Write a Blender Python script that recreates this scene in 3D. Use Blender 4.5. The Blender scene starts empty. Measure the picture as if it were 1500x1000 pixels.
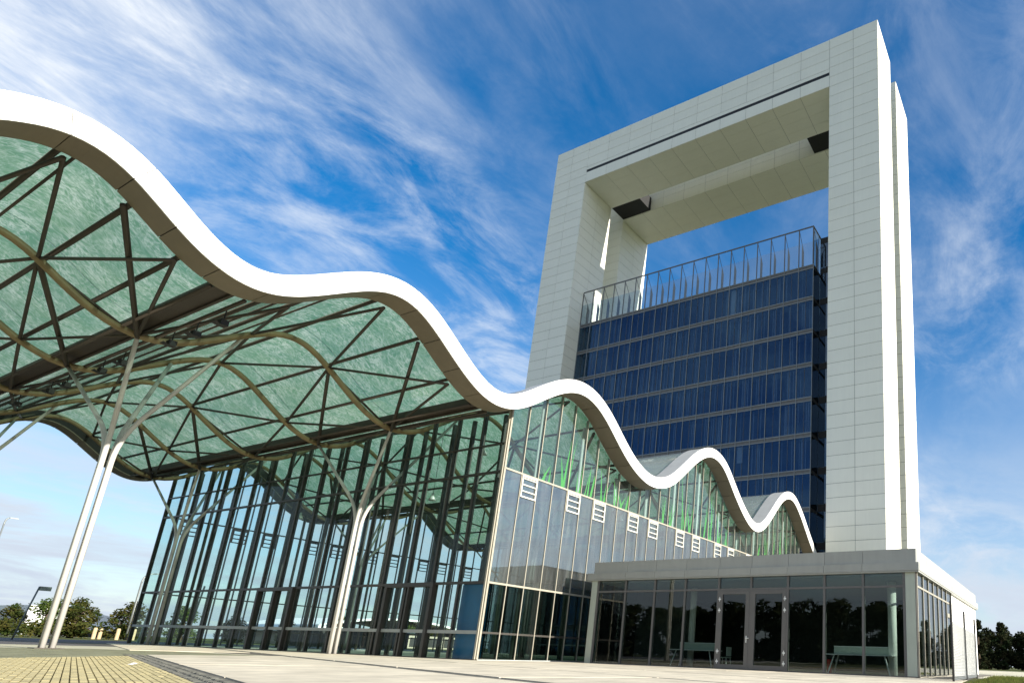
import bpy, bmesh, math, random
from mathutils import Vector, Matrix
R = math.radians
SC = bpy.context.scene
COL = SC.collection
random.seed(7)

# ------------------------------------------------------------------ camera
F_, ROLL, PITCH, YAW, CX, CY = 0.89312, 0.0354, 0.25484, 0.4598, 1.11699, 0.73049
def _cam_axes():
    cr, sr = math.cos(ROLL), math.sin(ROLL); cp, sp = math.cos(-PITCH), math.sin(-PITCH); cy, sy = math.cos(YAW), math.sin(YAW)
    Rz = Matrix(((cr, -sr, 0), (sr, cr, 0), (0, 0, 1))); Rx = Matrix(((1, 0, 0), (0, cp, -sp), (0, sp, cp))); Ry = Matrix(((cy, 0, sy), (0, 1, 0), (-sy, 0, cy)))
    M = Rz @ Rx @ Ry
    w = lambda r: Vector((M[r][0], M[r][2], -M[r][1]))
    return w(0), w(1), w(2)
_r, _d, _f = _cam_axes()
cam = bpy.data.cameras.new('camera'); camo = bpy.data.objects.new('camera', cam); COL.objects.link(camo)
m = Matrix.Identity(4)
for i in range(3):
    m[i][0] = _r[i]; m[i][1] = -_d[i]; m[i][2] = -_f[i]
m.translation = Vector((0, 0, 0.5))
camo.matrix_world = m
cam.sensor_width = 36; cam.sensor_fit = 'HORIZONTAL'; cam.lens = F_ * 1000 / 1500 * 36
cam.shift_x = -(CX * 1000 - 750) / 1500; cam.shift_y = (CY * 1000 - 500) / 1500
cam.clip_start = 0.05; cam.clip_end = 6000
SC.camera = camo

# ------------------------------------------------------------------ sky and sun
SUN_EL, SUN_AZ = R(22), R(88.0)          # azimuth clockwise from +Y
world = bpy.data.worlds.new('World'); SC.world = world; world.use_nodes = True
nt = world.node_tree; N = nt.nodes; L = nt.links; N.clear()
def wn(t, **k):
    n = N.new(t)
    for a, b in k.items(): setattr(n, a, b)
    return n
sky = wn('ShaderNodeTexSky', sky_type='NISHITA'); sky.sun_disc = False; sky.sun_elevation = SUN_EL; sky.sun_rotation = SUN_AZ
sky.altitude = 30; sky.air_density = 1.0; sky.dust_density = 0.6; sky.ozone_density = 2.5
hs = wn('ShaderNodeHueSaturation'); hs.inputs['Saturation'].default_value = 1.42; hs.inputs['Value'].default_value = 0.84
L.new(sky.outputs[0], hs.inputs['Color'])
tc = wn('ShaderNodeTexCoord'); sep = wn('ShaderNodeSeparateXYZ'); L.new(tc.outputs['Generated'], sep.inputs[0])
def mth(op, a=None, b=None, c=None, clamp=False):
    n = wn('ShaderNodeMath', operation=op); n.use_clamp = clamp
    for i, v in enumerate((a, b, c)):
        if v is None: continue
        if isinstance(v, (int, float)): n.inputs[i].default_value = v
        else: L.new(v, n.inputs[i])
    return n.outputs[0]
zc = mth('MAXIMUM', sep.outputs[2], 0.0); den = mth('ADD', zc, 0.16)
px = mth('DIVIDE', sep.outputs[0], den); py = mth('DIVIDE', sep.outputs[1], den)
comb = wn('ShaderNodeCombineXYZ'); L.new(px, comb.inputs[0]); L.new(py, comb.inputs[1])
def cloud(rot, scale, sc, detail, rough, dist, lo, hi, off=(0, 0, 0)):
    mp = wn('ShaderNodeMapping'); mp.inputs['Rotation'].default_value = (0, 0, R(rot)); mp.inputs['Scale'].default_value = scale; mp.inputs['Location'].default_value = off
    L.new(comb.outputs[0], mp.inputs[0])
    nz = wn('ShaderNodeTexNoise'); nz.inputs['Scale'].default_value = sc; nz.inputs['Detail'].default_value = detail
    nz.inputs['Roughness'].default_value = rough; nz.inputs['Distortion'].default_value = dist; L.new(mp.outputs[0], nz.inputs['Vector'])
    mr = wn('ShaderNodeMapRange'); mr.interpolation_type = 'SMOOTHSTEP'
    mr.inputs['From Min'].default_value = lo; mr.inputs['From Max'].default_value = hi; L.new(nz.outputs[0], mr.inputs['Value'])
    return mr.outputs[0]
c1 = cloud(-32, (1.35, 0.9, 1), 1.15, 12, 0.62, 0.45, 0.36, 0.68, (3.1, 1.7, 0))
c2 = cloud(-25, (1.4, 0.9, 1), 4.0, 10, 0.66, 0.5, 0.40, 0.76, (0.4, 5.2, 2))
c3 = cloud(-30, (1.0, 0.6, 1), 0.55, 4, 0.5, 0.3, 0.30, 0.54, (7.3, 2.2, 4))
cc = mth('MULTIPLY', c1, c3); cc = mth('ADD', cc, mth('MULTIPLY', mth('MULTIPLY', c2, c3), 0.7))
cc = mth('MULTIPLY', cc, 0.95, clamp=True)
mixc = wn('ShaderNodeMixRGB'); L.new(cc, mixc.inputs[0]); L.new(hs.outputs[0], mixc.inputs[1]); mixc.inputs[2].default_value = (3.6, 3.85, 4.2, 1)
hz = wn('ShaderNodeMapRange'); hz.interpolation_type = 'SMOOTHSTEP'; hz.inputs['From Min'].default_value = -0.05; hz.inputs['From Max'].default_value = 0.58
hz.inputs['To Min'].default_value = 0.95; hz.inputs['To Max'].default_value = 0.0; L.new(zc, hz.inputs['Value'])
hzf = mth('MULTIPLY', hz.outputs[0], mth('ADD', mth('MULTIPLY', c1, 0.45), 0.74), clamp=True)
mixh = wn('ShaderNodeMixRGB'); L.new(hzf, mixh.inputs[0]); L.new(mixc.outputs[0], mixh.inputs[1]); mixh.inputs[2].default_value = (2.6, 2.95, 3.45, 1)
mixc = mixh
bg = wn('ShaderNodeBackground'); bg.inputs['Strength'].default_value = 0.115; L.new(mixc.outputs[0], bg.inputs[0])
wo = wn('ShaderNodeOutputWorld'); L.new(bg.outputs[0], wo.inputs[0])

sun = bpy.data.lights.new('sun', 'SUN'); sun.energy = 4.9; sun.angle = R(0.53); sun.color = (1.0, 0.93, 0.82)
suno = bpy.data.objects.new('sun', sun); COL.objects.link(suno)
sd = Vector((math.sin(SUN_AZ) * math.cos(SUN_EL), math.cos(SUN_AZ) * math.cos(SUN_EL), math.sin(SUN_EL)))
suno.rotation_euler = sd.to_track_quat('Z', 'Y').to_euler(); suno.location = sd * 200
vs = SC.view_settings; vs.view_transform = 'Standard'; vs.look = 'None'; vs.exposure = 1.12; vs.gamma = 1
SC.cycles.transparent_max_bounces = 32; SC.cycles.max_bounces = 9; SC.cycles.glossy_bounces = 4; SC.cycles.transmission_bounces = 6
SC.cycles.use_denoising = True; SC.cycles.caustics_reflective = False; SC.cycles.caustics_refractive = False

# ------------------------------------------------------------------ materials
MATS = {}
class NT:
    def __init__(s, name):
        s.m = bpy.data.materials.new(name); s.m.use_nodes = True; s.t = s.m.node_tree; s.n = s.t.nodes; s.l = s.t.links; s.n.clear()
        s.out = s.n.new('ShaderNodeOutputMaterial'); MATS[name] = s.m
    def a(s, t, ins=None, **k):
        n = s.n.new(t)
        for x, y in k.items(): setattr(n, x, y)
        for x, y in (ins or {}).items():
            if hasattr(y, 'is_output'): s.l.new(y, n.inputs[x])
            else: n.inputs[x].default_value = y
        return n
    def done(s, sh): s.l.new(sh, s.out.inputs[0]); return s.m
def c4(c): return (c[0], c[1], c[2], 1)
def solid(name, col, rough=0.6, var=0.12, scale=3.0, metal=0.0, bump=0.0, spec=0.4, streak=0.0, rnd=0.0, stain=None):
    s = NT(name)
    geo = s.a('ShaderNodeNewGeometry')
    nz = s.a('ShaderNodeTexNoise', {'Vector': geo.outputs['Position'], 'Scale': scale, 'Detail': 6, 'Roughness': 0.6})
    fac = s.a('ShaderNodeMapRange', {'Value': nz.outputs[0], 'From Min': 0.3, 'From Max': 0.7, 'To Min': 1 - var, 'To Max': 1 + var})
    v = fac.outputs[0]
    if rnd:
        oi = s.a('ShaderNodeObjectInfo'); r = s.a('ShaderNodeMapRange', {'Value': oi.outputs['Random'], 'To Min': 1 - rnd, 'To Max': 1 + rnd})
        v = s.a('ShaderNodeMath', {0: v, 1: r.outputs[0]}, operation='MULTIPLY').outputs[0]
    if streak:
        mp = s.a('ShaderNodeMapping', {'Vector': geo.outputs['Position'], 'Scale': (2.5, 2.5, 0.09)})
        n2 = s.a('ShaderNodeTexNoise', {'Vector': mp.outputs[0], 'Scale': 1.6, 'Detail': 5, 'Roughness': 0.65})
        r = s.a('ShaderNodeMapRange', {'Value': n2.outputs[0], 'From Min': 0.35, 'From Max': 0.7, 'To Min': 1 + streak * .3, 'To Max': 1 - streak})
        v = s.a('ShaderNodeMath', {0: v, 1: r.outputs[0]}, operation='MULTIPLY').outputs[0]
    mx = s.a('ShaderNodeVectorMath', {0: col, 3: v}, operation='SCALE')
    bs = s.a('ShaderNodeBsdfPrincipled', {'Base Color': mx.outputs[0], 'Roughness': rough, 'Metallic': metal, 'Specular IOR Level': spec})
    if bump:
        b = s.a('ShaderNodeBump', {'Height': nz.outputs[0], 'Strength': bump, 'Distance': 0.02}); s.l.new(b.outputs[0], bs.inputs['Normal'])
    return s.done(bs.outputs[0])
def glass(name, tint, f0=0.07, rough=0.0, dirt=0.0, gloss=(1, 1, 1), graz=None, wob=(0.03, 0.7)):
    s = NT(name)
    lw = s.a('ShaderNodeLayerWeight', {'Blend': 0.5})
    p = s.a('ShaderNodeMath', {0: lw.outputs['Facing'], 1: 5.0}, operation='POWER')
    fr = s.a('ShaderNodeMath', {0: p.outputs[0], 1: (1 - f0) if graz is None else graz, 2: f0}, operation='MULTIPLY_ADD')
    geo = s.a('ShaderNodeNewGeometry')
    nz = s.a('ShaderNodeTexNoise', {'Vector': geo.outputs['Position'], 'Scale': wob[1], 'Detail': 2})
    bp = s.a('ShaderNodeBump', {'Height': nz.outputs[0], 'Strength': wob[0], 'Distance': 0.05})
    tr = s.a('ShaderNodeBsdfTransparent', {'Color': c4(tint)}); gl = s.a('ShaderNodeBsdfGlossy', {'Color': c4(gloss), 'Roughness': rough, 'Normal': bp.outputs[0]})
    mix = s.a('ShaderNodeMixShader', {0: fr.outputs[0], 1: tr.outputs[0], 2: gl.outputs[0]})
    last = mix.outputs[0]
    if dirt:
        mp = s.a('ShaderNodeMapping', {'Vector': geo.outputs['Position'], 'Scale': (1.5, 1.5, 0.15)})
        n2 = s.a('ShaderNodeTexNoise', {'Vector': mp.outputs[0], 'Scale': 2.0, 'Detail': 5, 'Roughness': 0.7})
        r = s.a('ShaderNodeMapRange', {'Value': n2.outputs[0], 'From Min': 0.35, 'From Max': 0.75, 'To Min': dirt * .2, 'To Max': dirt})
        df = s.a('ShaderNodeBsdfDiffuse', {'Color': (0.6, 0.62, 0.6, 1)})
        last = s.a('ShaderNodeMixShader', {0: r.outputs[0], 1: last, 2: df.outputs[0]}).outputs[0]
    return s.done(last)

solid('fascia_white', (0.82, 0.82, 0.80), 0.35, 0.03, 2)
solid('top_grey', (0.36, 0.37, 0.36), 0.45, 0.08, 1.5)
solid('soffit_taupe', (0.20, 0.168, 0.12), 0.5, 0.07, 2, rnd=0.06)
solid('core_dark', (0.03, 0.03, 0.03), 0.8, 0.05)
solid('steel_dark', (0.06, 0.049, 0.038), 0.5, 0.12, 4)
solid('steel_rib', (0.23, 0.175, 0.09), 0.45, 0.2, 2.5)  # tan against the darker steel: the ribs' edge-lit look is put into the colour
solid('steel_light', (0.58, 0.56, 0.52), 0.4, 0.08, 1.5, streak=0.08)
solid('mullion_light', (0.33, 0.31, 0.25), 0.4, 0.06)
solid('mullion_dark', (0.05, 0.046, 0.04), 0.45, 0.1)  # dark grey-brown metal, darkened further so the colour carries the hall's shadow
solid('transom_grey', (0.34, 0.36, 0.35), 0.45, 0.08)
solid('frame_grey', (0.13, 0.125, 0.12), 0.42, 0.06)
solid('tower_trim', (0.24, 0.26, 0.27), 0.4, 0.08)
solid('louvre_white', (0.55, 0.55, 0.49), 0.45, 0.05)
solid('tower_panel', (0.86, 0.85, 0.74), 0.42, 0.02, 0.5, streak=0.025, rnd=0.02)
solid('tower_core', (0.16, 0.17, 0.15), 0.7, 0.05)
solid('pav_grey', (0.36, 0.365, 0.335), 0.42, 0.05, 1.2, rnd=0.03, streak=0.06)
solid('pav_white', (0.8, 0.8, 0.77), 0.6, 0.05, 1, streak=0.06)
solid('pale_panel', (0.46, 0.50, 0.42), 0.5, 0.05, 1, streak=0.06)
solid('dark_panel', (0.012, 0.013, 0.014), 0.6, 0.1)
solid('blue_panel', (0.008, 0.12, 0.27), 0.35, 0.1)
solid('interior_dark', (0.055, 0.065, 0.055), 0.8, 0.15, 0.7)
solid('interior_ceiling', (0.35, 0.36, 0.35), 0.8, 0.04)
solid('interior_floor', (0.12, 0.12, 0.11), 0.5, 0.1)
solid('office_floor', (0.03, 0.035, 0.045), 0.7, 0.1)
solid('blind', (0.42, 0.45, 0.48), 0.8, 0.1, 2, rnd=0.2)
solid('blind_pale', (0.7, 0.72, 0.7), 0.8, 0.05)
solid('grass_print', (0.10, 0.40, 0.05), 0.5, 0.1)
solid('lamp_metal', (0.5, 0.52, 0.48), 0.35, 0.05, metal=0.3)
solid('lamp_black', (0.015, 0.015, 0.015), 0.5, 0.05)
solid('desk_white', (0.75, 0.76, 0.74), 0.4, 0.03)
solid('chair_green', (0.5, 0.56, 0.5), 0.5, 0.05)
solid('wood_post', (0.5, 0.38, 0.22), 0.7, 0.2)
solid('red_box', (0.5, 0.02, 0.02), 0.5, 0.05)
solid('bark', (0.09, 0.065, 0.045), 0.9, 0.25, 6, bump=0.4)
solid('galv', (0.22, 0.24, 0.24), 0.4, 0.1, metal=0.4)
solid('far_white', (0.8, 0.8, 0.8), 0.6, 0.03, 0.1)
solid('far_beige', (0.35, 0.31, 0.24), 0.8, 0.1, 0.2)
solid('far_dark', (0.03, 0.03, 0.028), 0.8, 0.1, 0.2)
solid('paper', (0.8, 0.8, 0.82), 0.7, 0.03)
solid('sign_plate', (0.42, 0.45, 0.42), 0.5, 0.05)
solid('concrete_slab', (0.53, 0.48, 0.375), 0.85, 0.24, 1.1, bump=0.25, rnd=0.05)
solid('joint_dark', (0.10, 0.095, 0.08), 0.95, 0.2, 5)
solid('brick_yellow', (0.40, 0.345, 0.18), 0.85, 0.22, 5.0, bump=0.3, rnd=0.12)
solid('brick_joint', (0.17, 0.15, 0.085), 0.95, 0.2, 5)
solid('cobble_dark', (0.10, 0.10, 0.085), 0.9, 0.35, 9, bump=0.5)
solid('gravel_moss', (0.185, 0.185, 0.115), 0.95, 0.45, 2.2, bump=0.6)
solid('asphalt', (0.085, 0.08, 0.085), 0.9, 0.2, 1.5, bump=0.3)
solid('path_pale', (0.44, 0.42, 0.33), 0.9, 0.2, 0.8, bump=0.3)
glass('glass_clear', (0.88, 0.94, 0.93), 0.010, dirt=0.004, graz=0.13)
glass('glass_side', (0.45, 0.52, 0.52), 0.22, dirt=0.10)
glass('glass_upper', (0.80, 0.88, 0.87), 0.06, dirt=0.02)
glass('glass_low', (0.42, 0.5, 0.48), 0.10)
glass('glass_pav', (0.70, 0.76, 0.74), 0.04)
glass('glass_rail', (0.80, 0.86, 0.88), 0.06)
glass('glass_tower', (0.62, 0.68, 0.72), 0.10, gloss=(0.15, 0.33, 0.62), dirt=0.003, wob=(0.22, 0.35))
glass('glass_dark', (0.05, 0.07, 0.09), 0.12, gloss=(0.6, 0.8, 1.0))
# roof glass: green, with a whitish fibre layer in it, lets light through
s = NT('roof_glass'); geo = s.a('ShaderNodeNewGeometry')
def ridge(sc, dist, rot, off, pw):
    mp = s.a('ShaderNodeMapping', {'Vector': geo.outputs['Position'], 'Rotation': (0, 0, R(rot)), 'Scale': (1.0, 0.8, 0.25), 'Location': off})
    nz = s.a('ShaderNodeTexNoise', {'Vector': mp.outputs[0], 'Scale': sc, 'Detail': 3, 'Roughness': 0.55, 'Distortion': dist})
    a = s.a('ShaderNodeMath', {0: nz.outputs[0], 1: 0.5}, operation='SUBTRACT'); a = s.a('ShaderNodeMath', {0: a.outputs[0]}, operation='ABSOLUTE')
    r = s.a('ShaderNodeMapRange', {'Value': a.outputs[0], 'From Min': 0.0, 'From Max': 0.09, 'To Min': 1.0, 'To Max': 0.0})
    return s.a('ShaderNodeMath', {0: r.outputs[0], 1: pw}, operation='POWER').outputs[0]
f1 = ridge(1.5, 1.4, 25, (0, 0, 0), 2.2); f2 = ridge(2.3, 1.8, -50, (4, 3, 1), 2.4); f3 = ridge(3.6, 1.2, 80, (9, 1, 5), 2.0)
fs = s.a('ShaderNodeMath', {0: f1, 1: f2}, operation='ADD'); fs = s.a('ShaderNodeMath', {0: fs.outputs[0], 1: f3}, operation='ADD')
big = s.a('ShaderNodeTexNoise', {'Vector': geo.outputs['Position'], 'Scale': 0.7, 'Detail': 3})
bm_ = s.a('ShaderNodeMapRange', {'Value': big.outputs[0], 'From Min': 0.3, 'From Max': 0.7, 'To Min': 0.16, 'To Max': 0.6})
fm = s.a('ShaderNodeMath', {0: fs.outputs[0], 1: bm_.outputs[0]}, operation='MULTIPLY'); fm.use_clamp = True
colr = s.a('ShaderNodeMixRGB', {0: fm.outputs[0], 1: (0.17, 0.38, 0.21, 1), 2: (0.70, 0.84, 0.70, 1)})
tl = s.a('ShaderNodeBsdfTranslucent', {'Color': colr.outputs[0]}); df = s.a('ShaderNodeBsdfDiffuse', {'Color': colr.outputs[0]})
m1 = s.a('ShaderNodeMixShader', {0: 0.12, 1: tl.outputs[0], 2: df.outputs[0]})
tp = s.a('ShaderNodeBsdfTransparent', {'Color': (0.55, 0.78, 0.66, 1)})
m2 = s.a('ShaderNodeMixShader', {0: 0.22, 1: m1.outputs[0], 2: tp.outputs[0]})
lw = s.a('ShaderNodeLayerWeight', {'Blend': 0.5}); pw = s.a('ShaderNodeMath', {0: lw.outputs['Facing'], 1: 5.0}, operation='POWER')
fr = s.a('ShaderNodeMath', {0: pw.outputs[0], 1: 0.75, 2: 0.05}, operation='MULTIPLY_ADD')
gl = s.a('ShaderNodeBsdfGlossy', {'Roughness': 0.12})
m3 = s.a('ShaderNodeMixShader', {0: fr.outputs[0], 1: m2.outputs[0], 2: gl.outputs[0]}); s.done(m3.outputs[0])
s = NT('roof_glass_top')      # outer face: pale coated glass that mirrors the sky and passes most light on
lw = s.a('ShaderNodeLayerWeight', {'Blend': 0.5}); pw = s.a('ShaderNodeMath', {0: lw.outputs['Facing'], 1: 4.0}, operation='POWER')
fr = s.a('ShaderNodeMath', {0: pw.outputs[0], 1: 0.6, 2: 0.12}, operation='MULTIPLY_ADD')
dd = s.a('ShaderNodeBsdfDiffuse', {'Color': (0.62, 0.68, 0.72, 1)}); tp = s.a('ShaderNodeBsdfTransparent', {'Color': (1, 1, 1, 1)})
ma = s.a('ShaderNodeMixShader', {0: 0.28, 1: tp.outputs[0], 2: dd.outputs[0]}); gl = s.a('ShaderNodeBsdfGlossy', {'Roughness': 0.08})
s.done(s.a('ShaderNodeMixShader', {0: fr.outputs[0], 1: ma.outputs[0], 2: gl.outputs[0]}).outputs[0])
def leafmat(name, a, b, tr=0.35):
    s = NT(name); g = s.a('ShaderNodeNewGeometry')
    nz = s.a('ShaderNodeTexNoise', {'Vector': g.outputs['Position'], 'Scale': 0.9, 'Detail': 3})
    mr = s.a('ShaderNodeMapRange', {'Value': nz.outputs[0], 'From Min': 0.35, 'From Max': 0.65})
    mx = s.a('ShaderNodeMixRGB', {0: mr.outputs[0], 1: c4(a), 2: c4(b)})
    d = s.a('ShaderNodeBsdfDiffuse', {'Color': mx.outputs[0]}); t = s.a('ShaderNodeBsdfTranslucent', {'Color': mx.outputs[0]})
    return s.done(s.a('ShaderNodeMixShader', {0: tr, 1: d.outputs[0], 2: t.outputs[0]}).outputs[0])
leafmat('leaf_green', (0.045, 0.085, 0.02), (0.10, 0.13, 0.035)); leafmat('leaf_autumn', (0.04, 0.065, 0.018), (0.10, 0.09, 0.025))
leafmat('leaf_dark', (0.016, 0.03, 0.014), (0.04, 0.04, 0.02), 0.2); leafmat('leaf_red', (0.12, 0.035, 0.02), (0.10, 0.06, 0.02))
leafmat('grass_blade', (0.07, 0.11, 0.025), (0.16, 0.16, 0.05))
s = NT('ground_grass'); g = s.a('ShaderNodeNewGeometry')
n1 = s.a('ShaderNodeTexNoise', {'Vector': g.outputs['Position'], 'Scale': 0.25, 'Detail': 8, 'Roughness': 0.7})
r1 = s.a('ShaderNodeValToRGB', {0: n1.outputs[0]}); r1.color_ramp.elements[0].position = 0.35; r1.color_ramp.elements[0].color = (0.045, 0.065, 0.02, 1)
r1.color_ramp.elements[1].position = 0.68; r1.color_ramp.elements[1].color = (0.13, 0.13, 0.05, 1)
s.done(s.a('ShaderNodeBsdfPrincipled', {'Base Color': r1.outputs[0], 'Roughness': 0.95, 'Specular IOR Level': 0.1}).outputs[0])

# ------------------------------------------------------------------ mesh helpers
class MB:
    def __init__(s): s.v = []; s.f = []
    def add(s, vs, fs):
        o = len(s.v); s.v += [tuple(p) for p in vs]; s.f += [tuple(i + o for i in f) for f in fs]; return s
    def box(s, x0, x1, y0, y1, z0, z1):
        return s.add([(x0, y0, z0), (x1, y0, z0), (x1, y1, z0), (x0, y1, z0), (x0, y0, z1), (x1, y0, z1), (x1, y1, z1), (x0, y1, z1)],
                     [(0, 3, 2, 1), (4, 5, 6, 7), (0, 1, 5, 4), (1, 2, 6, 5), (2, 3, 7, 6), (3, 0, 4, 7)])
    def tube(s, pts, r, n=8, cap=True):
        pts = [Vector(p) for p in pts]; rs = r if isinstance(r, (list, tuple)) else [r] * len(pts)
        t0 = (pts[1] - pts[0]).normalized(); ref = Vector((0, 0, 1)) if abs(t0.z) < 0.9 else Vector((1, 0, 0))
        vs = []; k = len(pts)
        for i, p in enumerate(pts):
            t = (pts[min(i + 1, k - 1)] - pts[max(i - 1, 0)]).normalized()
            a = (ref - t * ref.dot(t)).normalized(); b = t.cross(a); ref = a
            for j in range(n):
                w = 2 * math.pi * j / n; vs.append(p + (a * math.cos(w) + b * math.sin(w)) * rs[i])
        fs = [(i * n + j, i * n + (j + 1) % n, (i + 1) * n + (j + 1) % n, (i + 1) * n + j) for i in range(k - 1) for j in range(n)]
        if cap: fs += [tuple(range(n - 1, -1, -1)), tuple((k - 1) * n + j for j in range(n))]
        return s.add(vs, fs)
    def prism(s, poly, axis, a, b):
        """poly: 2D points; extruded along axis between a and b"""
        def P(p, t): return (t, p[0], p[1]) if axis == 0 else ((p[0], t, p[1]) if axis == 1 else (p[0], p[1], t))
        n = len(poly); vs = [P(p, a) for p in poly] + [P(p, b) for p in poly]
        return s.add(vs, [tuple(range(n - 1, -1, -1)), tuple(range(n, 2 * n))] + [(i, (i + 1) % n, n + (i + 1) % n, n + i) for i in range(n)])
    def lathe(s, prof, c=(0, 0, 0), n=12):
        vs = [(c[0] + r * math.cos(2 * math.pi * j / n), c[1] + r * math.sin(2 * math.pi * j / n), c[2] + z) for r, z in prof for j in range(n)]
        k = len(prof); fs = [(i * n + j, i * n + (j + 1) % n, (i + 1) * n + (j + 1) % n, (i + 1) * n + j) for i in range(k - 1) for j in range(n)]
        return s.add(vs, fs)
    def mesh(s, name, smooth=False):
        me = bpy.data.meshes.new(name); me.from_pydata(s.v, [], s.f)
        bm = bmesh.new(); bm.from_mesh(me); bmesh.ops.recalc_face_normals(bm, faces=bm.faces); bm.to_mesh(me); bm.free()
        if smooth:
            for p in me.polygons: p.use_smooth = True
        return me
    def build(s, name, mat, parent=None, smooth=False):
        return link(name, s.mesh(name, smooth), mat, parent)
def link(name, me, mat, parent=None):
    o = bpy.data.objects.new(name, me); COL.objects.link(o)
    if mat is not None and not me.materials: me.materials.append(MATS[mat])
    if parent is not None: o.parent = parent
    return o
def inst(name, me, loc, parent=None, rz=0, scale=None):
    o = bpy.data.objects.new(name, me); COL.objects.link(o); o.location = loc; o.rotation_euler = (0, 0, rz)
    if scale: o.scale = scale
    if parent is not None: o.parent = parent
    return o
def empty(name, loc=(0, 0, 0)):
    o = bpy.data.objects.new(name, None); COL.objects.link(o); o.location = loc; return o
def tag(o, label=None, cat=None, group=None, kind=None):
    if label: o['label'] = label
    if cat: o['category'] = cat
    if group: o['group'] = group
    if kind: o['kind'] = kind
    return o
def copy_tree(o, parent=None):
    c = o.copy(); COL.objects.link(c); c.parent = parent
    for ch in [x for x in bpy.data.objects if x.parent == o]: copy_tree(ch, c)
    return c

# ------------------------------------------------------------------ ground
gnd = MB(); gnd.add([(-3000, -3000, -0.012), (3000, -3000, -0.012), (3000, 3000, -0.012), (-3000, 3000, -0.012)], [(0, 1, 2, 3)])
tag(gnd.build('ground', 'ground_grass'), kind='structure')
def sheet(name, poly, z, mat):
    b = MB(); b.add([(p[0], p[1], z) for p in poly], [tuple(range(len(poly)))]); return tag(b.build(name, mat), kind='structure')
sheet('road', [(-40.5, -60), (-38.5, 10.5), (-41, 60), (-41, 200), (-78, 200), (-78, 60), (-78, -60)], 0.002, 'asphalt')
sheet('footpath', [(-29, -40), (-30.2, 7.3), (-31, 9.5), (-29.5, 11.2), (-23.4, 11.6), (-20, 12.0), (-20, 60), (-40.2, 60), (-38.3, 10.5), (-40, -40)], 0.004, 'path_pale')
sheet('bounce_forecourt', [(-12, -45), (45, -45), (45, 6), (9, 11), (-2, 12), (-11, 4)], -0.006, 'path_pale')  # unseen pale paving behind the camera, added to bounce warm sunlight onto front faces
sheet('service_path', [(-4.0, 27.5), (8, 26), (40, 60), (40, 75), (-9, 78), (-20, 60), (-20, 38)], 0.002, 'path_pale')
sheet('gravel_strip', [(-10, -12), (-17.4, 4.2), (-22, 8.4), (-23.4, 11.6), (-29.5, 11.2), (-31, 9.5), (-30.2, 7.3), (-29, -12)], 0.008, 'gravel_moss')
UA = R(-16.3); U = Vector((math.cos(UA), math.sin(UA))); V = Vector((-math.sin(UA), math.cos(UA)))
def uvxy(u, v): p = U * u + V * v; return p.x, p.y
bed = sheet('paving_bed', [(-23.6, 11.9), (-22.2, 8.35), (-17.4, 4.25), (-11, -10), (14, -14), (9, 10), (-2.4, 14.1), (-3.5, 27.4), (-4.0, 40), (-21, 40), (-52.2, 17.6), (-52.2, 14)], 0.012, 'joint_dark')
# large poured slabs
def in_slab(x, y):
    if x > -2.4 - max(0, (y - 14) * 0.08) and y > 13: return False
    if y > 22.1 and x > -19.6: return False
    if y > 17.9 and x < -21.2: return False
    if y < 11.9 + (x + 23.5) * -0.10 and x < -23.5: return False
    return True
tag(bed, kind='structure')
slab_du, slab_dv = 5.1, 3.55
for i in range(-9, 5):
    for j in range(0, 8):
        u0, v0 = -10.7 + slab_du * i + 0.022, 1.38 + slab_dv * j + (0.17 if j == 1 else 0.06)
        u1, v1 = u0 + slab_du - 0.07, v0 + slab_dv - ((0.17 if j == 1 else 0.06) + (0.17 if j == 0 else 0.06))
        # clip against building footprints by sampling corners into a polygon
        corners = [(u0, v0), (u1, v0), (u1, v1), (u0, v1)]
        poly = [Vector(uvxy(*c)) for c in corners]
        def clip(poly, n, d):
            out = []
            for a, b in zip(poly, poly[1:] + poly[:1]):
                da, db = a.dot(n) - d, b.dot(n) - d
                if da <= 0: out.append(a)
                if da * db < 0: out.append(a + (b - a) * (da / (da - db)))
            return out
        cx, cy = sum(p.x for p in poly) / 4, sum(p.y for p in poly) / 4
        if cx > -20.6: poly = clip(poly, Vector((0, 1)), 22.12)
        else: poly = clip(poly, Vector((0, 1)), 17.72)
        if len(poly) >= 3: poly = clip(poly, Vector((1, 0.085)), -1.2)
        if len(poly) >= 3: poly = clip(poly, Vector((-0.957, -0.29)), 19.0) if cy < 12 else clip(poly, Vector((-1, 0)), 52.2)
        if len(poly) < 3: continue
        MB().prism([(p.x, p.y) for p in poly], 2, 0.005, 0.026 + random.uniform(-.002, .002)).build('concrete_slab', 'concrete_slab', bed)
# dark cobble drain strip
dr = sheet('drain_strip', [uvxy(-24, 1.0), uvxy(12, 1.0), uvxy(12, 1.36), uvxy(-24, 1.36)], 0.016, 'cobble_dark')
cb = MB()
u = -23.0
while u < 6:
    for k in range(3):
        x, y = uvxy(u + random.uniform(-.01, .01), 1.06 + k * 0.118); h = random.uniform(.004, .016); w = 0.05
        vs = [uvxy(u + a * w * random.uniform(.85, 1), 1.06 + k * .118 + b * w * random.uniform(.85, 1)) for a, b in ((-1, -1), (1, -1), (1, 1), (-1, 1))]
        cb.add([(p[0], p[1], .014) for p in vs] + [(x + (p[0] - x) * .75, y + (p[1] - y) * .75, .02 + h) for p in vs], [(4, 5, 6, 7), (0, 1, 5, 4), (1, 2, 6, 5), (2, 3, 7, 6), (3, 0, 4, 7)])
    u += 0.115
tag(cb.build('cobble', 'cobble_dark', dr), kind='stuff')
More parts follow.
